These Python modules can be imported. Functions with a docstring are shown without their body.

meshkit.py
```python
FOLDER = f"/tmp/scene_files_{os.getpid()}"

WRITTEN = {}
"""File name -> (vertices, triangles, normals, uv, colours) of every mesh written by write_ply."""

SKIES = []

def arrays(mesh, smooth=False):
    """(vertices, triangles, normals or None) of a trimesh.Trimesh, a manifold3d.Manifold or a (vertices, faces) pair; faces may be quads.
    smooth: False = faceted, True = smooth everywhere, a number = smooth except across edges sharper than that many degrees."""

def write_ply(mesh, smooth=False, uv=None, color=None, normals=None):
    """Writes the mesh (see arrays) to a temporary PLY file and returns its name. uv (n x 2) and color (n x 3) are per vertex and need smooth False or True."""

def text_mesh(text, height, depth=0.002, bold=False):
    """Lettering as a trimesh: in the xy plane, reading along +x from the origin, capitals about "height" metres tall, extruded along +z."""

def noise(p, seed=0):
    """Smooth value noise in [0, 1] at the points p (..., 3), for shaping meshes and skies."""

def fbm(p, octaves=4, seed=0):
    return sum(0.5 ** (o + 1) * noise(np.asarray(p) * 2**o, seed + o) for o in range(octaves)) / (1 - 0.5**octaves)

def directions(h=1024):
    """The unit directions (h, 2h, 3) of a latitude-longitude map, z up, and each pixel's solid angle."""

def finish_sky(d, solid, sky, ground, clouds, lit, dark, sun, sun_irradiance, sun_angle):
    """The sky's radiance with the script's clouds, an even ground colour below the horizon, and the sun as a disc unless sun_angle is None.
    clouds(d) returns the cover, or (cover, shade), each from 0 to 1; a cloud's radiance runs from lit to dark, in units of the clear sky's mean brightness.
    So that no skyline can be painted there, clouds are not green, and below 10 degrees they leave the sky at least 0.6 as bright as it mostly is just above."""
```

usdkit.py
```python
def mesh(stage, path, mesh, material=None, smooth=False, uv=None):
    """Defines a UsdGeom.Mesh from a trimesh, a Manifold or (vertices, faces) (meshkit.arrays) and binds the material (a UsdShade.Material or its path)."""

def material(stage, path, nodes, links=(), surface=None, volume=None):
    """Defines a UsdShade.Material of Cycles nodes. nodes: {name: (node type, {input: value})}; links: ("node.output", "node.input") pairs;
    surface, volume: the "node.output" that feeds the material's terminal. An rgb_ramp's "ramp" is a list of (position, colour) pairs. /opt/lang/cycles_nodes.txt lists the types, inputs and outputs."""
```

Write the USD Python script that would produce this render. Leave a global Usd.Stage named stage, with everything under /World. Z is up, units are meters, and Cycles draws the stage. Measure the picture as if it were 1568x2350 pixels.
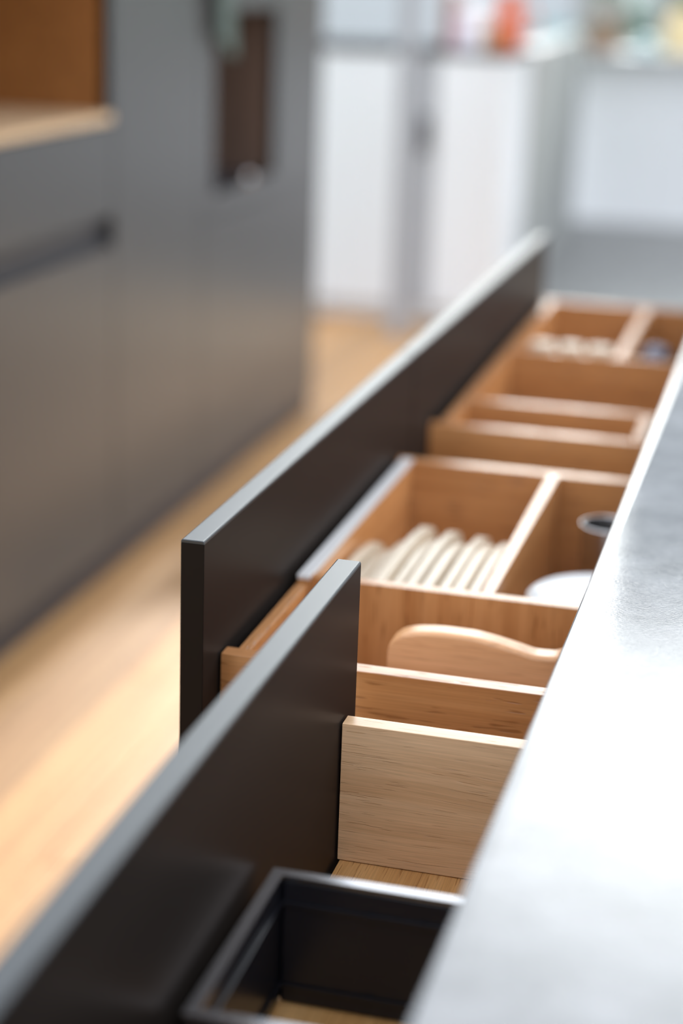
import math, random
import numpy as np
import trimesh
import shapely
from shapely.geometry import Polygon, box as sbox
import usdkit, meshkit
from pxr import Usd, UsdGeom, UsdLux, UsdShade, Gf, Sdf, Vt

random.seed(7)
rng = np.random.default_rng(7)
stage = Usd.Stage.CreateInMemory()
UsdGeom.SetStageUpAxis(stage, "Z")
UsdGeom.SetStageMetersPerUnit(stage, 1.0)
UsdGeom.Xform.Define(stage, "/World")
UsdGeom.Scope.Define(stage, "/World/Looks")

# ------------------------------------------------------------------ camera
YAW, PITCH, ROLL = 0.24620288, 0.29669756, 0.03615625
FPX = 4141.8
EYE = (0.29634611, -1.24632587, 0.42935958)
fwd = np.array([-math.sin(YAW) * math.cos(PITCH), math.cos(YAW) * math.cos(PITCH), -math.sin(PITCH)])
rgt = np.array([math.cos(YAW), math.sin(YAW), 0.0])
up = np.cross(rgt, fwd)
rgt, up = rgt * math.cos(ROLL) + up * math.sin(ROLL), -rgt * math.sin(ROLL) + up * math.cos(ROLL)
cam = UsdGeom.Camera.Define(stage, "/World/camera")
cam.AddTransformOp().Set(Gf.Matrix4d(*rgt, 0, *up, 0, *(-fwd), 0, *EYE, 1))
cam.CreateHorizontalApertureAttr(24.0)
cam.CreateVerticalApertureAttr(24.0 * 2350 / 1568)
cam.CreateFocalLengthAttr(24.0 * FPX / 1568)
cam.CreateFStopAttr(2.05)
cam.CreateFocusDistanceAttr(1.352)
cam.CreateClippingRangeAttr(Gf.Vec2f(0.05, 500))
cam.CreateExposureAttr(-0.06)

# ------------------------------------------------------------------ sky
SUN_EL, SUN_AZ = math.radians(19.2), math.radians(-1.2)      # hazy sun beyond the far end of the room, above the frame
dome = UsdLux.DomeLight.Define(stage, "/World/sky")
dome.CreateIntensityAttr(1.0)
sky_mat = usdkit.material(stage, "/World/Looks/cloudy_sky", {
    "s": ("sky_texture", {"sky_type": "multiple_scattering", "sun_disc": False, "sun_elevation": SUN_EL, "sun_rotation": SUN_AZ,
                          "air_density": 1.0, "aerosol_density": 7.0, "ozone_density": 1.0}),
    "h": ("hsv", {"saturation": 0.65}),
    "k": ("mix", {"mix_type": "multiply", "fac": 1.0, "color2": (.17, .185, .205)}),
    "tc": ("texture_coordinate", {}),
    "n": ("noise_texture", {"scale": 2.0, "detail": 5.0, "roughness": 0.55}),
    "cover": ("rgb_ramp", {"ramp": [(0.25, (.35,) * 3), (0.7, (.65,) * 3)]}),
    "m": ("mix", {"mix_type": "mix", "color2": (2.3, 2.32, 2.32)}),
    "bg": ("background_shader", {"strength": 1.0}),
}, [("s.color", "h.color"), ("h.color", "k.color1"), ("k.color", "m.color1"), ("tc.generated", "n.vector"), ("n.fac", "cover.fac"), ("cover.color", "m.fac"), ("m.color", "bg.color")], surface="bg.background")
sun = UsdLux.DistantLight.Define(stage, "/World/sun")
SUN_E, SUN_DEG = 2.2, 1.6
sun.CreateIntensityAttr(SUN_E / (math.pi * math.radians(SUN_DEG / 2) ** 2))
sun.CreateAngleAttr(SUN_DEG)
sun.CreateColorAttr(Gf.Vec3f(1.0, 1.0, 1.0))
sd = np.array([math.sin(SUN_AZ) * math.cos(SUN_EL), math.cos(SUN_AZ) * math.cos(SUN_EL), math.sin(SUN_EL)])
sx = np.cross([0, 0, 1], sd); sx /= np.linalg.norm(sx); sy = np.cross(sd, sx)
sun.AddTransformOp().Set(Gf.Matrix4d(*sx, 0, *sy, 0, *sd, 0, 0, -20, 12, 1))
UsdShade.MaterialBindingAPI.Apply(dome.GetPrim()).Bind(sky_mat)

# ------------------------------------------------------------------ helpers
used = {}


def path_for(name, parent):
    base = str(parent.GetPath()) if parent is not None else "/World"
    k = used.get((base, name), 0)
    used[(base, name)] = k + 1
    return f"{base}/{name}" if k == 0 else f"{base}/{name}_{k:03d}"


def meta(p, label=None, cat=None, group=None, kind=None):
    for k, v in (("label", label), ("category", cat), ("group", group), ("kind", kind)):
        if v:
            p.SetCustomDataByKey(k, v)
    return p


def thing(name, label, cat, group=None, loc=(0, 0, 0)):
    x = UsdGeom.Xform.Define(stage, path_for(name, None))
    x.AddTranslateOp().Set(Gf.Vec3d(*loc))
    return meta(x.GetPrim(), label, cat, group)


def struct(name, mesh=None, mat=None, label=None):
    if mesh is None:
        p = UsdGeom.Xform.Define(stage, path_for(name, None)).GetPrim()
    else:
        p = usdkit.mesh(stage, path_for(name, None), mesh, mat, smooth=30).GetPrim()
    return meta(p, label, None, None, "structure")


def part(parent, name, mesh, mat, label=None, smooth=30, kind=None):
    p = usdkit.mesh(stage, path_for(name, parent), mesh, mat, smooth=smooth).GetPrim()
    return meta(p, label, None, None, kind)


def rbox(x0, x1, y0, y1, z0, z1, r=0.001, n=2):
    """A box with rounded edges."""
    r = min(r, (x1 - x0) * .49, (y1 - y0) * .49, (z1 - z0) * .49)
    a = np.linspace(0, math.pi / 2, n + 1)
    pts = []
    for sx, cx in ((-1, x0 + r), (1, x1 - r)):
        for sy, cy in ((-1, y0 + r), (1, y1 - r)):
            for sz, cz in ((-1, z0 + r), (1, z1 - r)):
                for t in a:
                    for u in a:
                        pts.append((cx + sx * r * math.cos(t) * math.cos(u), cy + sy * r * math.cos(t) * math.sin(u), cz + sz * r * math.sin(t)))
    return trimesh.convex.convex_hull(np.array(pts))


def bx(x0, x1, y0, y1, z0, z1):
    return rbox(x0, x1, y0, y1, z0, z1, 0.0006, 1)


def join(*ms):
    return trimesh.util.concatenate(ms)


def plate_yz(poly, x0, x1):
    m = trimesh.creation.extrude_polygon(poly, x1 - x0, engine="earcut")   # (u,v,w) -> y=u, z=v, x=w
    v = m.vertices.copy()
    m.vertices = np.stack([v[:, 2] + x0, v[:, 0], v[:, 1]], 1)
    return m


def lathe(profile, centre, sections=40):
    m = trimesh.creation.revolve(np.array(profile, float), sections=sections)
    m.apply_translation(centre)
    return m


# ------------------------------------------------------------------ materials
def mat(name, nodes, links, surface="p.BSDF"):
    return usdkit.material(stage, "/World/Looks/" + name, nodes, links, surface=surface)


def plain(name, color, rough=0.5, metallic=0.0, spec=0.5, **kw):
    return mat(name, {"p": ("principled_bsdf", {"base_color": color, "roughness": rough, "metallic": metallic, "specular_ior_level": spec, **kw})}, [])


def speckled(name, color, rough, scale=60.0, amount=0.12, bump=0.0, bscale=400.0, spec=0.5, rand=0.0):
    lo, hi = tuple(c * (1 - amount) for c in color), tuple(c * (1 + amount) for c in color)
    nodes = {"g": ("geometry", {}), "n": ("noise_texture", {"scale": scale, "detail": 4.0}),
             "r": ("rgb_ramp", {"ramp": [(0.3, lo), (0.7, hi)]}),
             "p": ("principled_bsdf", {"roughness": rough, "specular_ior_level": spec})}
    links = [("g.position", "n.vector"), ("n.fac", "r.fac"), ("r.color", "p.base_color")]
    if bump:
        nodes["bn"] = ("noise_texture", {"scale": bscale, "detail": 2.0})
        nodes["b"] = ("bump", {"strength": 1.0, "distance": bump})
        links += [("g.position", "bn.vector"), ("bn.fac", "b.height"), ("b.normal", "p.normal")]
    return mat(name, nodes, links)


def oak(name, axis, light, mid, dark, rough=0.31, seed=0.0, pore=1.0, rand=0.0, wav=0.006, fine=1.0, pores=(30, 330), relief=0.0002, porecol=(.55, .47, .40), cut=(.62, .70), ior=1.5):
    """Oak with grain along one axis: broad tone bands, fine fibres and short open pores with relief."""
    def sc(along, across):
        v = [across] * 3
        v["xyz".index(axis)] = along
        return tuple(v)
    nodes = {
        "g": ("geometry", {}),
        "oi": ("object_info", {}),
        "sh": ("vector_math", {"math_type": "scale", "vector1": (3.1, 2.3, 1.7)}),
        "ps": ("vector_math", {"math_type": "add"}),
        "mw": ("mapping", {"scale": sc(5, 14), "location": (seed, seed * 1.7, seed * .6)}),
        "nw": ("noise_texture", {"scale": 1.0, "detail": 1.0}),
        "cw": ("vector_math", {"math_type": "subtract", "vector2": (.5, .5, .5)}),
        "kw": ("vector_math", {"math_type": "scale", "scale": wav}),
        "pw": ("vector_math", {"math_type": "add"}),
        "m1": ("mapping", {"scale": sc(1.6, 60), "location": (seed, seed, seed)}),
        "n1": ("noise_texture", {"scale": 1.0, "detail": 3.0, "roughness": 0.55}),
        "c1": ("rgb_ramp", {"ramp": [(0.28, dark), (0.5, mid), (0.72, light)]}),
        "m2": ("mapping", {"scale": sc(16, 1100 * fine), "location": (seed, seed, seed)}),
        "n2": ("noise_texture", {"scale": 1.0, "detail": 2.0}),
        "c2": ("rgb_ramp", {"ramp": [(0.3, (.88, .865, .85)), (0.7, (1.08, 1.08, 1.08))]}),
        "x2": ("mix", {"mix_type": "multiply", "fac": 1.0}),
        "m3": ("mapping", {"scale": sc(pores[0], pores[1] * fine), "location": (seed + 3, seed, seed)}),
        "n3": ("noise_texture", {"scale": 1.0, "detail": 1.0}),
        "c3": ("rgb_ramp", {"ramp": [(cut[0], (0, 0, 0)), (cut[1], (1, 1, 1))]}),
        "x3": ("mix", {"mix_type": "multiply", "color2": porecol}),
        "fp": ("math", {"math_type": "multiply", "value2": 0.75 * pore}),
        "h": ("math", {"math_type": "multiply_add", "value2": 0.12}),
        "hn": ("math", {"math_type": "multiply", "value2": -1.0 * pore}),
        "b": ("bump", {"strength": 0.8, "distance": relief}),
        "hs": ("hsv", {}),
        "rv": ("math", {"math_type": "multiply_add", "value2": rand, "value3": 1.0 - rand / 2}),
        "p": ("principled_bsdf", {"roughness": rough, "ior": ior}),
    }
    links = [("oi.random", "sh.scale"), ("g.position", "ps.vector1"), ("sh.vector", "ps.vector2"),
             ("ps.vector", "mw.vector"), ("mw.vector", "nw.vector"), ("nw.color", "cw.vector1"), ("cw.vector", "kw.vector1"),
             ("ps.vector", "pw.vector1"), ("kw.vector", "pw.vector2"),
             ("pw.vector", "m1.vector"), ("m1.vector", "n1.vector"), ("n1.fac", "c1.fac"),
             ("pw.vector", "m2.vector"), ("m2.vector", "n2.vector"), ("n2.fac", "c2.fac"),
             ("c1.color", "x2.color1"), ("c2.color", "x2.color2"),
             ("pw.vector", "m3.vector"), ("m3.vector", "n3.vector"), ("n3.fac", "c3.fac"),
             ("c3.color", "fp.value1"), ("fp.value", "x3.fac"), ("x2.color", "x3.color1"),
             ("c3.color", "hn.value1"), ("n2.fac", "h.value1"), ("hn.value", "h.value3"), ("h.value", "b.height"), ("b.normal", "p.normal"),
             ("oi.random", "rv.value1"), ("rv.value", "hs.value"), ("x3.color", "hs.color"), ("hs.color", "p.base_color")]
    return mat(name, nodes, links)


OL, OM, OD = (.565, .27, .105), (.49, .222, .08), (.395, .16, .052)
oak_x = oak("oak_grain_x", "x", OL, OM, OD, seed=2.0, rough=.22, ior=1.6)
lit_oak_x = oak("lit_oak_grain_x", "x", (.90, .60, .355), (.83, .53, .30), (.70, .41, .21), seed=2.0, pores=(24, 760), relief=.0003, porecol=(.80, .73, .66), cut=(.67, .71), wav=.012, rough=.25)  # same oak, paled to make up for missing light in the nearest drawer
lit_oak_y = oak("lit_oak_grain_y", "y", (.88, .52, .22), (.80, .44, .165), (.66, .33, .11), seed=5.0, pores=(22, 560), relief=.0003, porecol=(.7, .6, .5), cut=(.64, .70), rough=.28, wav=.010)  # light painted into the oak of the nearest drawer's bottom and back
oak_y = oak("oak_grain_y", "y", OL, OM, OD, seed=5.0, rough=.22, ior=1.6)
oak_z = oak("oak_grain_z", "z", OL, OM, OD, seed=9.0, rough=.22, ior=1.6)
oak_floor = oak("oak_floorboard", "y", (.60, .35, .145), (.515, .275, .10), (.41, .20, .066), rough=0.45, ior=1.75, seed=4.0, rand=0.5, pore=.5, fine=.4)
oak_niche = oak("shaded_oak_niche", "y", (.30, .12, .03), (.25, .095, .022), (.20, .07, .015), rough=0.45, seed=6.0)  # oak darkened in its colour to carry the shade inside the niche
oak_edge = oak("pale_oak_edge", "y", (.70, .50, .32), (.64, .45, .27), (.55, .37, .21), rough=0.4, seed=1.0)
walnut = oak("dark_walnut", "z", (.15, .095, .07), (.12, .075, .055), (.09, .055, .04), rough=0.4, seed=8.0)
glare_paint = plain("painted_rail_glare", (.74, .73, .72), 0.35)  # pale tone stands in for the glare on the oak rail top
birch = oak("pale_birch", "y", (.72, .61, .47), (.66, .55, .41), (.58, .46, .33), rough=0.34, seed=3.0, rand=.15, pore=.4)
beech = oak("steamed_beech", "x", (.82, .46, .235), (.76, .41, .20), (.69, .35, .16), rough=0.22, seed=11.0, pore=.4)
black = mat("black_matt_lacquer", {"d": ("diffuse_bsdf", {"color": (.0055, .0042, .0035)}), "g": ("glossy_bsdf", {"color": (1, .87, .79), "roughness": .34}), "f": ("fresnel", {"IOR": 1.45}),
                                  "k": ("math", {"math_type": "multiply", "value2": .29}), "m": ("mix_closure", {})},
            [("f.fac", "k.value1"), ("k.value", "m.fac"), ("d.BSDF", "m.closure1"), ("g.BSDF", "m.closure2")], "m.closure")
glare_black = plain("black_glare_band", (.006, .0065, .008), 0.33, ior=1.64, specular_tint=(.90, .97, 1.0))  # glossier, cooler black added so the panel tops show more sky glare
black_metal = plain("black_coated_steel", (.005, .005, .007), 0.28, ior=1.45)
carcass_grey = plain("dark_carcass_board", (.03, .03, .032), 0.5)
grey_front = plain("grey_satin_lacquer", (.036, .033, .031), 0.28)
shadow_gap = plain("anthracite_profile", (.012, .012, .016), 0.4)
counter_mat = None
white_front = plain("white_satin_lacquer", (.725, .745, .76), 0.35)
white_wall = speckled("white_plaster", (.78, .79, .79), 0.7, 3.0, 0.02)
grey_wall = speckled("grey_plaster", (.46, .475, .50), 0.8, 3.0, 0.02)
pale_wall = speckled("pale_grey_plaster", (.50, .515, .53), 0.8, 3.0, 0.02)
ceil_mat = speckled("ceiling_plaster", (.80, .80, .79), 0.9, 3.0, 0.01)
greige = speckled("greige_plaster", (.36, .365, .35), 0.8, 3.0, 0.02)
grey_tile = speckled("grey_floor_tile", (.24, .24, .235), 0.45, 14.0, 0.08)
steel = plain("brushed_steel", (.62, .61, .61), 0.2, 1.0)
dark_steel = plain("dark_steel", (.12, .13, .17), 0.16, 1.0)
chrome = plain("chrome", (.8, .8, .82), 0.06, 1.0)
rim_steel = plain("dark_polished_steel", (.38, .39, .42), 0.2, 1.0)
post_grey = plain("grey_painted_steel", (.36, .37, .39), 0.4)
dark_top = plain("dark_matt_top", (.07, .072, .075), 0.9, spec=0.0)
porcelain = plain("white_porcelain", (.85, .85, .84), 0.15)
linen = speckled("grey_green_linen", (.12, .155, .14), 0.9, 40.0, 0.15)
grass = speckled("lawn_grass", (.09, .14, .05), 0.9, 6.0, 0.35)
render_white = speckled("house_render", (.78, .78, .77), 0.9, 1.0, 0.03)
roof_slate = speckled("slate_roof", (.16, .17, .19), 0.6, 4.0, 0.2)
dark_glass = plain("dark_window_glass", (.03, .04, .05), 0.05)
terracotta = speckled("terracotta", (.50, .25, .13), 0.8, 20.0, 0.12)
brown_clay = speckled("brown_clay", (.34, .22, .14), 0.8, 20.0, 0.12)
blossom_mat = plain("pale_blossom", (.55, .50, .46), 0.7)
red_enamel = plain("red_orange_enamel", (.62, .13, .05), 0.2)
pink_card = plain("pale_pink_card", (.72, .58, .66), 0.6)
white_card = plain("white_card", (.75, .77, .80), 0.6)
brown_leather = plain("red_brown_board", (.22, .09, .06), 0.5)
pale_teal = plain("pale_teal_ceramic", (.42, .58, .58), 0.35)
yellow = plain("pale_yellow_ceramic", (.75, .60, .33), 0.3)
leaf = mat("shrub_leaf", {"oi": ("geometry", {}), "r": ("rgb_ramp", {"ramp": [(0, (.14, .23, .20)), (1, (.27, .38, .34))]}),
                          "p": ("principled_bsdf", {"roughness": .5}), "t": ("translucent_bsdf", {"color": (.26, .38, .32)}), "m": ("mix_closure", {"fac": .3})},
           [("oi.random_per_island", "r.fac"), ("r.color", "p.base_color"), ("p.BSDF", "m.closure1"), ("t.BSDF", "m.closure2")], "m.closure")
pane_mat = mat("window_pane", {"t": ("transparent_bsdf", {"color": (.93, .97, .96)}), "g": ("glossy_bsdf", {"roughness": .02, "color": (1, 1, 1)}),
                               "f": ("fresnel", {"IOR": 1.45}), "m": ("mix_closure", {})},
               [("f.fac", "m.fac"), ("t.BSDF", "m.closure1"), ("g.BSDF", "m.closure2")], "m.closure")
clear_glass = mat("clear_glass", {"p": ("principled_bsdf", {"base_color": (.85, .95, .94), "roughness": .03, "transmission_weight": 1.0, "ior": 1.45})}, [])
counter_mat = mat("leathered_stone", {
    "g": ("geometry", {}),
    "n1": ("noise_texture", {"scale": 22.0, "detail": 5.0, "roughness": .6}),
    "r1": ("rgb_ramp", {"ramp": [(.3, (.11, .113, .117)), (.7, (.205, .21, .217))]}),
    "mp": ("mapping", {"scale": (320, 900, 500)}),
    "n2": ("noise_texture", {"scale": 1.0, "detail": 3.0}),
    "b": ("bump", {"strength": .16, "distance": .0004}),
    "rr": ("rgb_ramp", {"ramp": [(.3, (.05,) * 3), (.7, (.075,) * 3)]}),
    "p": ("principled_bsdf", {"ior": 1.75}),
}, [("g.position", "n1.vector"), ("n1.fac", "r1.fac"), ("r1.color", "p.base_color"), ("g.position", "mp.vector"), ("mp.vector", "n2.vector"),
    ("n2.fac", "b.height"), ("b.normal", "p.normal"), ("n1.fac", "rr.fac"), ("rr.color", "p.roughness")])

# ------------------------------------------------------------------ the room
FL = -0.87          # floor level (z = 0 is the top edge of the open drawer fronts)
floor = struct("floor")
x = -1.72
i = 0
while x < 2.3:
    w = 0.145
    y = -3.4 - (i * 0.73) % 1.9
    while y < 5.6:
        y2 = y + 1.9
        a, b = max(y, -3.4), min(y2, 5.6)
        if b - a > .02:
            part(floor, "plank", rbox(x + .0008, x + w - .0008, a + .0008, b - .0008, FL - .02, FL, .0015, 1), oak_floor)
        y = y2
    x += w
    i += 1
for ix in range(7):
    for iy in range(6):
        x0, y0 = -1.75 + ix * .6, 5.6 + iy * .5
        part(floor, "tile", rbox(x0 + .0015, x0 + .5985, y0 + .0015, y0 + .4985, FL - .02, FL, .0015, 1), grey_tile)
part(floor, "subfloor", bx(-1.78, 2.5, -3.45, 8.6, FL - .12, FL - .021), carcass_grey)
struct("wall_left", bx(-1.88, -1.78, -3.45, 4.0, FL - .1, .8), pale_wall)
# far end: a low white wall with a window above it, and a taller pale wall at its left
far = struct("wall_far", bx(-1.02, 2.6, 8.6, 8.8, FL - .1, .008), white_wall)
struct("wall_far_left", bx(-4.2, -1.02, 8.6, 8.8, FL - .1, .62), pale_wall)
struct("wall_far_right", join(bx(-.60, 4.2, 8.6, 8.8, .672, 3.36), bx(2.62, 4.2, 8.6, 8.8, FL - .1, .671)), grey_wall)
win = struct("window_1")
part(win, "window_frame", join(bx(-1.02, 2.6, 8.68, 8.74, .008, .05), bx(-1.02, -.97, 8.68, 8.74, .05, .62), bx(.75, .80, 8.68, 8.74, .05, .62), bx(-.60, -.55, 8.68, 8.74, .05, .62), bx(2.55, 2.6, 8.68, 8.74, .05, .62), bx(-1.02, 2.6, 8.68, 8.74, .62, .67)), post_grey)
part(win, "pane", bx(-.97, .75, 8.70, 8.712, .05, .62), pane_mat)
part(win, "pane", bx(.80, 2.55, 8.70, 8.712, .05, .62), pane_mat)

# ------------------------------------------------------------------ outside
struct("garden_ground", bx(-90, 90, -90, 90, -1.15, -1.0), grass)
house = thing("house", "pale rendered house with slate roof across the garden", "house", loc=(0, 0, 0))
HX0, HX1, HY0, HY1, HZ = -19, 9, 22.5, 31, 2.4
part(house, "wall", bx(HX0, HX1, HY0, HY1, -1.0, HZ), render_white)
rv = np.array([[HX0 - .4, HY0 - .4, HZ], [HX1 + .4, HY0 - .4, HZ], [HX1 + .4, HY1 + .4, HZ], [HX0 - .4, HY1 + .4, HZ], [HX0 - .4, 26.7, HZ + 2.2], [HX1 + .4, 26.7, HZ + 2.2]])
part(house, "roof", trimesh.convex.convex_hull(rv), roof_slate, smooth=False)
for k in range(7):
    for zz in (0.2,):
        xx = -17 + k * 3.8
        part(house, "window", bx(xx, xx + 1.3, HY0 - .05, HY0 + .02, zz, zz + 1.5), dark_glass)


def shrub(centre, radius, seed, label):
    t = thing("garden_shrub", label, "shrub", "shrubs of the hedge beyond the far window")
    r = np.random.default_rng(seed)
    n = 2600
    d = r.normal(size=(n, 3)); d /= np.linalg.norm(d, axis=1)[:, None]
    rad = radius * (0.72 + .3 * r.random(n)) * (0.8 + .4 * meshkit.noise(d * 2.5 + 7, seed))
    c = d * rad[:, None] * [1.0, .8, 1.25] + centre
    c = c[c[:, 2] > -.95]
    n = len(c)
    a, b = r.normal(size=(n, 3)), r.normal(size=(n, 3))
    a /= np.linalg.norm(a, axis=1)[:, None]
    b -= a * (a * b).sum(1)[:, None]; b /= np.linalg.norm(b, axis=1)[:, None]
    s = .05 + .05 * r.random((n, 1))
    v = np.stack([c - a * s, c + b * s * .45, c + a * s, c - b * s * .45], 1).reshape(-1, 3)
    i0 = np.arange(n)[:, None] * 4
    part(t, "foliage", (v, np.vstack([i0 + [0, 1, 2], i0 + [0, 2, 3]])), leaf, smooth=False, kind="stuff")
    m = trimesh.creation.icosphere(3, radius * .7)
    m.vertices = m.vertices * (0.85 + .4 * meshkit.noise(m.vertices * 3 / radius, seed)[:, None]) * [1.0, .8, 1.2] + centre
    part(t, "branches", m, leaf)


for k, (sx_, sy_) in enumerate([(-2.75, 11.6), (-1.35, 11.5), (.05, 11.6), (1.45, 11.5), (-2.05, 13.4), (-.65, 13.5), (.75, 13.4)]):
    shrub((sx_, sy_, -.32 if sy_ < 12 else -.25), .56, k + 1, "blue-green garden shrub in the blurred hedge beyond the far window")

# ------------------------------------------------------------------ island: worktop, cabinet units with drawers
D = 0.12481            # how much further the far drawers stand out
BASE = -0.2245         # top of the drawer bottoms
XB = 0.46              # back of the drawers
CX, CZ, CR = .1592, -.03, .009      # worktop edge, top level, edge radius
prof = Polygon([(CX + .002, CZ - .02), (.98, CZ - .02), (.98, CZ), (CX + .0100, CZ), (CX + .0078, CZ - .0001)] + [(CX + .0025 - .0025 * math.sin(t), CZ - .0035 + .0025 * math.cos(t)) for t in np.linspace(.14, math.pi / 2, 7)] + [(CX, CZ - .018)])
m = trimesh.creation.extrude_polygon(prof, 2.78, engine="earcut")
v = m.vertices.copy(); m.vertices = np.stack([v[:, 0], v[:, 2] - .97, v[:, 1]], 1); m.invert()
top = usdkit.mesh(stage, path_for("countertop", None), m, counter_mat, smooth=30).GetPrim()
meta(top, "pale grey stone countertop with softly rounded edge above the open drawers", "countertop")


def half_round(x0, x1, y0, y1, h=.0025, r=.0017):
    """A thin strip along y with rounded upper edges."""
    pts = [(x0, -h), (x1, -h)] + [(x1 - r + r * math.cos(t), -r + r * math.sin(t)) for t in np.linspace(0, math.pi / 2, 5)] + [(x0 + r - r * math.sin(t), -r + r * math.cos(t)) for t in np.linspace(0, math.pi / 2, 5)]
    return trimesh.convex.convex_hull(np.array([(a, y, b) for a, b in pts for y in (y0 + .0006, y1 - .0006)] + [(a, y, b - .0006) for a, b in ((x0 + .001, 0), (x1 - .001, 0)) for y in (y0, y1)] + [(a, y, -h) for a in (x0, x1) for y in (y0, y1)]))


def cabinet(label, y0, y1):
    c = thing("base_cabinet", label, "cabinet", "cabinets of the kitchen island")
    part(c, "side_panel", bx(.164, .92, y0, y0 + .016, FL + .08, CZ - .0205), carcass_grey)
    part(c, "side_panel", bx(.164, .92, y1 - .016, y1, FL + .08, CZ - .0205), carcass_grey)
    part(c, "back_panel", bx(.90, .92, y0 + .0165, y1 - .0165, FL + .08, CZ - .0205), carcass_grey)
    part(c, "bottom_panel", bx(.164, .8995, y0 + .0165, y1 - .0165, FL + .08, FL + .096), carcass_grey)
    part(c, "plinth", bx(.22, .236, y0, y1, FL, FL + .079), shadow_gap)
    part(c, "drawer_front", rbox(.1442, .1632, y0 + .001, y1 - .001, -.573, -.303, .001), black, "closed black front below the open drawer")
    part(c, "drawer_front", rbox(.1442, .1632, y0 + .001, y1 - .001, FL + .083, -.577, .001), black, "closed black front above the plinth")
    return c


def drawer(c, xf, y0, y1, s0, s1, ztop, boards, ox=None, oy=None):
    """The open drawer of a cabinet: the bottom board is the drawer's own mesh, the rest are its children."""
    ox, oy = ox or oak_x, oy or oak_y
    d = part(c, "drawer", bx(xf + .003, XB, s0 + .002, s1 - .002, BASE - .012, BASE), oy, "open drawer with oak inside and black front")
    part(d, "front_panel", rbox(xf - .019, xf, y0 + .0008, y1 - .0008, -.30, -.00255, .0004, 1), black, "black satin front panel")
    part(d, "edge_band", half_round(xf - .019, xf, y0 + .0008, y1 - .0008), glare_black, "added glossier band lifting the glare along the top edge")
    part(d, "side_board", rbox(xf + .0014, XB, s0, s0 + .0165, BASE + .0005 if boards else BASE - .012, ztop, .0007), ox, "oak side board")
    part(d, "side_board", rbox(xf + .0014, XB, s1 - .0165, s1, BASE + .0005, ztop, .0007), ox, "oak side board")
    part(d, "back_board", rbox(XB + .0005, XB + .0165, s0, s1, BASE - .012, ztop, .0007), oy)
    return d


c1 = cabinet("kitchen island cabinet with the nearest open drawer, holding the black bin", -.90, 0)
drawer(c1, 0.0, -.90, 0, -.853, -.031, -.112, True, lit_oak_x, lit_oak_y)
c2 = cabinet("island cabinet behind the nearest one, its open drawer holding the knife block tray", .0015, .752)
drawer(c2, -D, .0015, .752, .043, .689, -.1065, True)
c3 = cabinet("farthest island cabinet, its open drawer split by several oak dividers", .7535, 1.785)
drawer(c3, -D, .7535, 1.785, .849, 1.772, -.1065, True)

# organizer of the middle drawer
XL = -D + .008
t = thing("drawer_organizer", "oak insert tray with dividers in the middle drawer around the knife block", "drawer organizer")
part(t, "front_board", rbox(XL, XL + .0100, .0605, .2425, BASE + .001, -.1110, .0007), oak_y, "low oak front board")
part(t, "rail", rbox(XL, XL + .0115, .2435, .6715, BASE + .001, -.1081, .0007), oak_y)
part(t, "rail_cap", rbox(XL - .0006, XL + .0121, .2435, .6715, -.1080, -.1035, .0010), glare_paint, "added pale cap painting the glare on top of the oak rail")
part(t, "divider", rbox(XL + .0120, XB - .002, .2435, .2565, BASE + .001, -.1045, .0007), oak_z, "oak crosswise divider")
part(t, "divider", rbox(.0495, .0610, .2570, .6715, BASE + .001, -.1045, .0007), oak_y, "oak lengthwise divider")
t = thing("drawer_organizer", "oak divider grid in the farthest drawer around the small jars", "drawer organizer")
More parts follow.
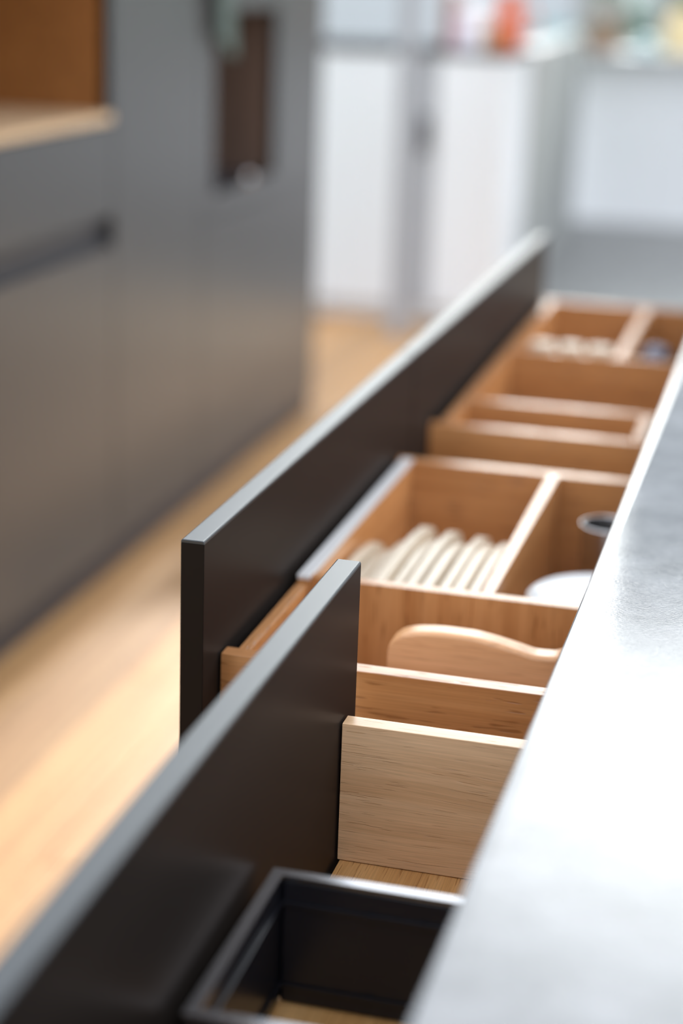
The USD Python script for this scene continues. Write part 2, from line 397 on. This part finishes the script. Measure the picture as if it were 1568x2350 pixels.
part(t, "rail", rbox(XL + .004, XL + .0165, .8660, 1.7550, BASE + .001, -.1055, .0007), oak_y)
part(t, "divider", rbox(XL + .0170, XB - .002, .982, .9975, BASE + .001, -.1045, .0007), oak_x, "oak crosswise divider")
part(t, "divider", rbox(XL + .0170, XB - .002, 1.318, 1.333, BASE + .001, -.1045, .0007), oak_x, "oak crosswise divider")
part(t, "divider", rbox(.0475, .0605, 1.3335, 1.7550, BASE + .001, -.1040, .0007), oak_y, "oak lengthwise divider")
part(t, "divider", rbox(.1210, .1330, .8660, .9815, BASE + .001, -.1045, .0007), oak_y, "short oak lengthwise divider")

# slatted knife block lying in the tray
t = thing("knife_block", "pale slatted wooden knife block lying in the oak tray", "knife block")
lens = [.225, .215, .24, .27, .235, .262, .222, .268, .228, .240]
for k in range(10):
    x0 = XL + .0145 + k * .0148
    hz = -.1175 - (.004 if k % 3 == 1 else 0) - .010 * (k < 3)
    L = lens[k]
    pr = [(.259, BASE + .001), (.259 + L, BASE + .001), (.259 + L, hz - .026), (.259 + L * .97, hz - .016), (.259 + L * .88, hz - .008), (.259 + L * .68, hz - .0015), (.259 + L * .55, hz), (.2605, hz), (.259, hz - .0015)]
    part(t, "slat", trimesh.convex.convex_hull(np.array([(xx, a, b) for a, b in pr for xx in (x0 + .002, x0 + .0098)] + [(xx, a, b - .0022) for a, b in pr[2:] for xx in (x0, x0 + .0118)] + [(xx, a, b) for a, b in pr[:2] for xx in (x0, x0 + .0118)])), birch)
part(t, "foot_board", rbox(XL + .0125, .049, .2575, .2585, BASE + .001, -.14, .0003, 1), birch)

# wooden handle in the compartment nearest the panel
def swell_handle():
    xs = np.array([-.0085, -.0075, -.003, .006, .02, .04, .06, .08, .10, .118, .130, .140, .155, .18, .21, .24, .25, .252])
    zt = np.array([-.135, -.122, -.1135, -.1075, -.1045, -.1030, -.1032, -.1055, -.1095, -.1130, -.1125, -.1085, -.104, -.102, -.104, -.110, -.122, -.135])
    zb = -.270 - zt
    zb = np.where(xs > .1, np.minimum(zb, -.160), zb)
    zb = np.maximum(zb, BASE + .001)
    from scipy.interpolate import PchipInterpolator
    xx = np.unique(np.concatenate([np.linspace(-.0085, -.003, 8), np.linspace(-.003, .245, 60), np.linspace(.245, .252, 8)]))
    a, b = PchipInterpolator(xs, zt)(xx), PchipInterpolator(xs, zb)(xx)
    n = 32
    rings = []
    for X, p, q in zip(xx, a, b):
        h = max((p - q) / 2, .0015)
        wy = min(.0115, .004 + .6 * h) if X < .0 or X > .245 else .0115
        r = min(.0042, h * .95, wy * .95)
        ring = []
        for c, (sy, sz) in enumerate(((1, 1), (-1, 1), (-1, -1), (1, -1))):
            for t in np.linspace(c * math.pi / 2, (c + 1) * math.pi / 2, 8):
                ring.append((X, .150 + sy * (wy - r) + r * math.cos(t), (p + q) / 2 + sz * (h - r) + r * math.sin(t)))
        rings.append(np.array(ring))
    V = np.vstack(rings + [[[xx[0], .15, (a[0] + b[0]) / 2]], [[xx[-1], .15, (a[-1] + b[-1]) / 2]]])
    F = []
    for r in range(len(xx) - 1):
        for k in range(n):
            i0, i1, j0, j1 = r * n + k, r * n + (k + 1) % n, (r + 1) * n + k, (r + 1) * n + (k + 1) % n
            F += [(i0, j0, j1), (i0, j1, i1)]
    A = len(xx) * n
    for k in range(n):
        F += [(A, k, (k + 1) % n), (A + 1, (len(xx) - 1) * n + (k + 1) % n, (len(xx) - 1) * n + k)]
    mm = trimesh.Trimesh(V, F, process=False)
    mm.fix_normals()
    return mm


hm = swell_handle()
hm.apply_translation([0, 0, (BASE + .0005) - hm.bounds[0][2] if hm.bounds[0][2] < BASE else 0])
t = thing("wooden_handle", "smooth reddish wooden utensil handle with a swelling end in the middle drawer", "utensil")
part(t, "grip", hm, beech, smooth=40)
lowest = hm.bounds[0][2]
print("handle bottom", lowest)

# white dish and steel cup in the right compartment of the tray
dish = lathe([(0, 0), (.035, 0), (.037, .004), (.055, .03), (.070, .062), (.0745, .088), (.0745, .092), (.071, .0945), (.067, .092), (.060, .0905), (0, .0895)], (.152, .352, BASE + .0006), 56)
dp = usdkit.mesh(stage, path_for("white_dish", None), dish, porcelain, smooth=35).GetPrim()
meta(dp, "round white porcelain dish beside the knife block", "dish")
t = thing("steel_cup", "small polished steel cup behind the white dish", "cup", loc=(.131, .548, BASE + .0006))
part(t, "cup_body", lathe([(0, 0), (.024, 0), (.027, .004), (.029, .105), (.0275, .105), (.0255, .006), (0, .005)], (0, 0, 0)), steel)
part(t, "cup_rim", trimesh.creation.torus(.0285, .0016, 40, 12, transform=trimesh.transformations.translation_matrix((0, 0, .105))), steel)

# small jars in the farthest drawer
for k, (xx, lab) in enumerate([(-.062, "leftmost small glass jar with pale wooden lid in the farthest drawer"), (-.020, "second small glass jar with pale wooden lid from the dark front"), (.022, "small glass jar with pale wooden lid next to the lengthwise divider")]):
    t = thing("spice_jar", lab, "jar", "spice jars in the farthest drawer", loc=(xx, 1.358, BASE + .0006))
    part(t, "jar_body", lathe([(0, 0), (.017, 0), (.0185, .002), (.0185, .085), (.016, .095), (.0145, .095), (.0165, .084), (.0165, .003), (0, .003)], (0, 0, 0)), clear_glass)
    part(t, "lid", lathe([(0, .0952), (.018, .0952), (.0195, .099), (.0195, .122), (.017, .1265), (0, .127)], (0, 0, 0)), birch)
t = thing("steel_shaker", "dark steel shaker with domed top in the farthest drawer's right compartment", "shaker", loc=(.098, 1.44, BASE + .0006))
part(t, "shaker_body", lathe([(0, 0), (.030, 0), (.032, .003), (.030, .085), (0, .0852)], (0, 0, 0)), dark_steel)
part(t, "dome_cap", lathe([(0, .0855), (.0305, .0855)] + [(.0305 * math.cos(a), .0875 + .032 * math.sin(a)) for a in np.linspace(0, math.pi / 2 - .02, 10)] + [(0, .1195)], (0, 0, 0)), dark_steel)

# black bin in the nearest drawer
t = thing("black_bin", "open black steel bin standing in the nearest drawer", "bin")
bx0, bx1, by0, by1, bz1, th = .0085, .33, -.418, -.2425, -.134, .0065
part(t, "side_wall", rbox(bx0, bx0 + th, by0, by1, BASE + .0006, bz1, .0030, 4), black_metal)
part(t, "side_wall", rbox(bx1 - th, bx1, by0, by1, BASE + .0006, bz1, .0030, 4), black_metal)
part(t, "end_wall", rbox(bx0 + th, bx1 - th, by1 - th, by1, BASE + .0006, bz1, .0030, 4), black_metal)
part(t, "end_wall", rbox(bx0 + th, bx1 - th, by0, by0 + th, BASE + .0006, bz1, .0030, 4), black_metal)
rim = sbox(bx0 - .0008, by0 - .0008, bx1 + .0008, by1 + .0008).difference(sbox(bx0 + th + .0008, by0 + th + .0008, bx1 - th - .0008, by1 - th - .0008))
m = trimesh.creation.extrude_polygon(rim, .003, engine="earcut"); m.apply_translation((0, 0, bz1 + .0001))
part(t, "rim", m, rim_steel, "polished dark steel rim", smooth=False)
for zz in (-.1505, -.2100):
    part(t, "ridge", join(rbox(bx0 + th, bx1 - th, by1 - th - .0022, by1 - th + .0003, zz - .0016, zz + .0016, .0008),
                          rbox(bx0 + th - .0003, bx0 + th + .0022, by0 + th, by1 - th, zz - .0016, zz + .0016, .0008)), black_metal, "pressed ridge around the inside")
for xx, zz in ((.075, -.1505), (.108, -.1505), (.075, -.2100)):
    part(t, "rivet", rbox(xx - .003, xx + .003, by1 - th - .0030, by1 - th - .0018, zz - .002, zz + .002, .0008), black_metal)

# ------------------------------------------------------------------ tall grey cabinets at the left
XF = -1.10
TOPZ = .75


def tall_shell(t, y0, y1, openings=()):
    part(t, "side_panel", bx(-1.72, XF - .0205, y0, y0 + .018, FL + .06, TOPZ), carcass_grey)
    part(t, "side_panel", rbox(-1.72, XF if y1 > 3.5 else XF - .0205, y1 - .018, y1, FL + .06, TOPZ, .001), grey_front if y1 > 3.5 else carcass_grey)
    part(t, "back_panel", bx(-1.735, -1.7205, y0, y1, FL + .06, TOPZ), carcass_grey)
    part(t, "top_panel", bx(-1.72, XF - .0205, y0 + .0185, y1 - .0185, TOPZ - .018, TOPZ), carcass_grey)
    part(t, "plinth", bx(-1.17, -1.107, y0, y1, FL, FL + .0595), shadow_gap)


g = .0015
# unit with oak niche and drawers
y0, y1 = 1.36, 2.281
t = thing("tall_cabinet", "grey tall cabinet with an oak-lined open niche above drawers", "cabinet", "tall grey cabinets at the left")
tall_shell(t, y0, y1)
n0, n1, nz0, nz1 = y0 + .02, 2.258, .098, .66
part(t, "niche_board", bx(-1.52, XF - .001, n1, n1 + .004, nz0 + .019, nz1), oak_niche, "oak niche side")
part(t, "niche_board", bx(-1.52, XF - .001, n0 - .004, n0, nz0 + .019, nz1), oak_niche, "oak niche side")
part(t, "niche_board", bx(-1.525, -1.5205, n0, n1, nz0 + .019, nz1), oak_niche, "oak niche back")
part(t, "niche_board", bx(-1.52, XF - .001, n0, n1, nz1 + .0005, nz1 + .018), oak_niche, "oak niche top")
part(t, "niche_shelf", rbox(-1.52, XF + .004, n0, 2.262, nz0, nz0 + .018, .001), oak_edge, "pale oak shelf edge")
part(t, "front_frame", plate_yz(Polygon([(y0 + g, nz0 - .002), (y1 - g, nz0 - .002), (y1 - g, TOPZ), (y0 + g, TOPZ)], [[(n0, nz0 - .001), (2.262, nz0 - .001), (2.262, nz0 + .018), (n1, nz0 + .018), (n1, nz1), (n0, nz1)]]), XF - .02, XF), grey_front, smooth=False)
part(t, "drawer_front", rbox(XF - .02, XF, y0 + g, y1 - g, -.092, nz0 - .004, .001), grey_front)
part(t, "grip_groove", bx(-1.16, XF - .022, y0 + .019, y1 - .019, -.162, -.084), shadow_gap, "dark finger groove")
part(t, "drawer_front", rbox(XF - .02, XF, y0 + g, y1 - g, FL + .062, -.158, .001), grey_front)
# plain narrow unit
y0, y1 = 2.282, 2.8365
t = thing("tall_cabinet", "narrow plain grey tall cabinet between the oak niche and the dark recess", "cabinet", "tall grey cabinets at the left")
tall_shell(t, y0, y1)
part(t, "door", rbox(XF - .02, XF, y0 + g, y1 - g, FL + .062, TOPZ, .001), grey_front)
# unit with dark recess
y0, y1 = 2.8375, 3.895
t = thing("tall_cabinet", "grey tall cabinet with a dark brown recess, at the far end of the row", "cabinet", "tall grey cabinets at the left")
tall_shell(t, y0, y1)
r0, r1, rz0, rz1 = 2.922, 3.432, -.122, .305
part(t, "front_panel", plate_yz(Polygon([(y0 + g, -.178), (y1 - .0185, -.178), (y1 - .0185, TOPZ), (y0 + g, TOPZ)], [[(r0, rz0), (r1, rz0), (r1, rz1), (r0, rz1)]]), XF - .02, XF), grey_front, smooth=False)
part(t, "door", rbox(XF - .02, XF, y0 + g, y1 - .0185, FL + .062, -.181, .001), grey_front)
part(t, "recess_lining", bx(-1.50, XF - .001, r1, r1 + .012, rz0, rz1), walnut, "dark walnut recess side")
part(t, "recess_lining", bx(-1.50, XF - .001, r0 - .012, r0, rz0, rz1), walnut, "dark walnut recess side")
part(t, "recess_lining", bx(-1.512, -1.5005, r0, r1, rz0, rz1), walnut, "dark walnut recess back")
part(t, "recess_lining", bx(-1.50, XF - .001, r0, r1, rz0 - .012, rz0), shadow_gap, "black recess bottom")
part(t, "recess_lining", bx(-1.50, XF - .001, r0, r1, rz1, rz1 + .012), walnut, "dark walnut recess top")
part(t, "knob", trimesh.creation.icosphere(3, .012).apply_translation((XF + .010, 3.17, rz0 + .016)), chrome, "small chrome knob")
# a towel hanging in front of the recess
t = thing("hanging_towel", "grey-green linen towel hanging at the upper left of the dark recess", "towel")
ys = np.linspace(2.87, 2.99, 18)
zs = np.linspace(.255, .62, 24)
V, F = [], []
for iz, z in enumerate(zs):
    for iy, y in enumerate(ys):
        V.append((XF + .02 + .008 * math.sin(y * 95 + .6 * math.sin(z * 11)), y + .02 * math.sin(z * 9), z - (.06 * (y - 2.87) / .12 if iz < 6 else .06 * (y - 2.87) / .12 * (1 - (iz - 5) / 18))))
nY = len(ys)
for a in range(len(zs) - 1):
    for b in range(nY - 1):
        p = a * nY + b
        F += [(p, p + 1, p + nY + 1), (p, p + nY + 1, p + nY)]
front = np.array(V); back = front - [.003, 0, 0]
nv = len(front)
F = np.array(F)
edge = [k for k in range(nY)] + [r * nY + nY - 1 for r in range(1, len(zs))] + [(len(zs) - 1) * nY + k for k in range(nY - 2, -1, -1)] + [r * nY for r in range(len(zs) - 2, 0, -1)]
E2 = []
for k in range(len(edge)):
    a, b = edge[k], edge[(k + 1) % len(edge)]
    E2 += [(a, a + nv, b), (b, a + nv, b + nv)]
tm = trimesh.Trimesh(np.vstack([front, back]), np.vstack([F, F[:, ::-1] + nv, E2]), process=False)
part(t, "cloth", tm, linen, smooth=True)
part(t, "towel_rail", join(trimesh.creation.cylinder(.006, segment=[(XF + .02, 2.84, .626), (XF + .02, 3.12, .626)], sections=16),
                           trimesh.creation.cylinder(.005, segment=[(XF + .0005, 2.845, .626), (XF + .02, 2.845, .626)], sections=12),
                           trimesh.creation.cylinder(.005, segment=[(XF + .0005, 3.115, .626), (XF + .02, 3.115, .626)], sections=12)), steel)

# ------------------------------------------------------------------ far end furniture
t = thing("white_sideboard", "white sideboard with two doors and a dark top at the far end", "sideboard")
WY = 5.35
part(t, "body", bx(-2.1, -.81, WY + .022, WY + .56, FL + .06, .108), white_front)
part(t, "door", rbox(-2.1, -1.145, WY, WY + .02, FL + .065, .105, .002), white_front)
part(t, "door", rbox(-1.055, -.805, WY, WY + .02, FL + .065, .105, .002), white_front)
part(t, "pull_strip", bx(-1.143, -1.057, WY + .008, WY + .021, FL + .065, .105), post_grey, "grey recessed strip between the doors")
part(t, "handle", rbox(-1.112, -1.082, WY - .012, WY + .0075, -.235, -.105, .005), shadow_gap, "dark vertical handle")
part(t, "top_slab", rbox(-2.11, -.80, WY - .005, WY + .57, .1085, .130, .002), dark_top, "dark grey matt top")
part(t, "plinth", bx(-2.1, -.81, WY + .05, WY + .54, FL, FL + .0595), white_front)
pp = usdkit.mesh(stage, path_for("steel_post", None), rbox(-1.135, -1.075, 5.02, 5.06, FL, .75, .004), post_grey, smooth=30).GetPrim()
meta(pp, "slim grey steel post standing in front of the white sideboard", "post")
poly = Polygon([(-.805, 5.93), (-.925, 8.40), (-1.025, 8.40), (-.905, 5.93)])
m = trimesh.creation.extrude_polygon(poly, .115 - FL, engine="earcut"); m.apply_translation((0, 0, FL))
struct("wall_low", m, greige)


def blob(name, label, cat, profile, loc, material, sub=None):
    t = thing(name, label, cat, loc=loc)
    part(t, "body", lathe(profile, (0, 0, 0), 36), material)
    if sub:
        part(t, sub[0], sub[1], sub[2])
    return t


# on the sideboard
t = thing("storage_box", "pale pink and white box on the white sideboard", "box")
part(t, "box_body", rbox(-1.02, -.915, 5.42, 5.60, .1305, .285, .003), white_card)
part(t, "box_sleeve", rbox(-1.022, -.972, 5.418, 5.602, .131, .27, .002), pink_card)
bk = usdkit.mesh(stage, path_for("upright_book", None), rbox(-1.066, -1.030, 5.42, 5.60, .1305, .34, .003), brown_leather, smooth=30).GetPrim()
meta(bk, "red-brown book standing left of the pink box", "book")
blob("enamel_jug", "orange-red enamel jug at the right end of the white sideboard", "jug",
     [(0, 0), (.040, 0), (.048, .006), (.052, .08), (.046, .13), (.036, .16), (.040, .21), (.037, .21), (.033, .16), (.043, .125), (.048, .08), (.044, .010), (0, .008)], (-.835, 5.5, .1305), red_enamel,
     ("jug_handle", trimesh.creation.torus(.045, .006, 24, 10, transform=trimesh.transformations.translation_matrix((.055, 0, .115)) @ trimesh.transformations.rotation_matrix(math.pi / 2, (1, 0, 0))), red_enamel))
blob("clay_cup", "pale clay cup between the pink box and the red jug", "cup",
     [(0, 0), (.026, 0), (.030, .004), (.033, .09), (.030, .09), (.027, .008), (0, .007)], (-.895 + .012, 5.44, .1305), terracotta)
# on the window ledge
ledge = usdkit.mesh(stage, path_for("window_ledge", None), rbox(-1.25, 2.55, 8.415, 8.595, .0085, .022, .002), white_card, smooth=30).GetPrim()
meta(ledge, None, None, None, "structure")
LZ = .0225
blob("glass_bowl", "pale teal bowl on the window ledge left of the brown pot", "bowl",
     [(0, 0), (.06, 0), (.07, .005), (.10, .06), (.115, .13), (.110, .13), (.095, .062), (.065, .012), (0, .010)], (-1.085, 8.505, LZ), pale_teal)
t = blob("brown_pot", "brown clay pot with a pale flowering plant on the window ledge", "potted plant",
         [(0, 0), (.078, 0), (.084, .004), (.096, .105), (.102, .105), (.102, .125), (.092, .125), (.090, .10), (0, .095)], (-.838, 8.505, LZ), brown_clay)
r = np.random.default_rng(5)
n = 420
d = r.normal(size=(n, 3)); d /= np.linalg.norm(d, axis=1)[:, None]
c = d * (.10 * r.random((n, 1)) ** .4) * [1.4, 1, .8] + [0, 0, .21]
a, b = r.normal(size=(n, 3)), r.normal(size=(n, 3))
a /= np.linalg.norm(a, axis=1)[:, None]; b -= a * (a * b).sum(1)[:, None]; b /= np.linalg.norm(b, axis=1)[:, None]
s = .013
V = np.stack([c - a * s, c + b * s * .5, c + a * s, c - b * s * .5], 1).reshape(-1, 3)
i0 = np.arange(n)[:, None] * 4
part(t, "blossom", (V, np.vstack([i0 + [0, 1, 2], i0 + [0, 2, 3]])), blossom_mat, "pale blossom", smooth=False, kind="stuff")
part(t, "stem", join(*[trimesh.creation.cylinder(.004, segment=[(0, 0, .09), (.05 * math.cos(k), .05 * math.sin(k), .22)], sections=8) for k in (0, 1.6, 3.1, 4.7)]), leaf)
blob("yellow_jar", "pale yellow jar on the window ledge at the right edge", "jar",
     [(0, 0), (.07, 0), (.08, .006), (.09, .10), (.075, .19), (.05, .21), (.05, .24), (.045, .24), (.045, .208), (.07, .185), (.083, .10), (.074, .012), (0, .010)], (-.44, 8.51, LZ), yellow)
t = thing("folded_cloth", "pale teal folded cloth on the window ledge between pot and yellow jar", "cloth")
part(t, "fold", rbox(-.66, -.55, 8.43, 8.585, LZ, LZ + .035, .012, 3), pale_teal)
part(t, "fold", rbox(-.655, -.555, 8.435, 8.58, LZ + .0352, LZ + .065, .012, 3), pale_teal)
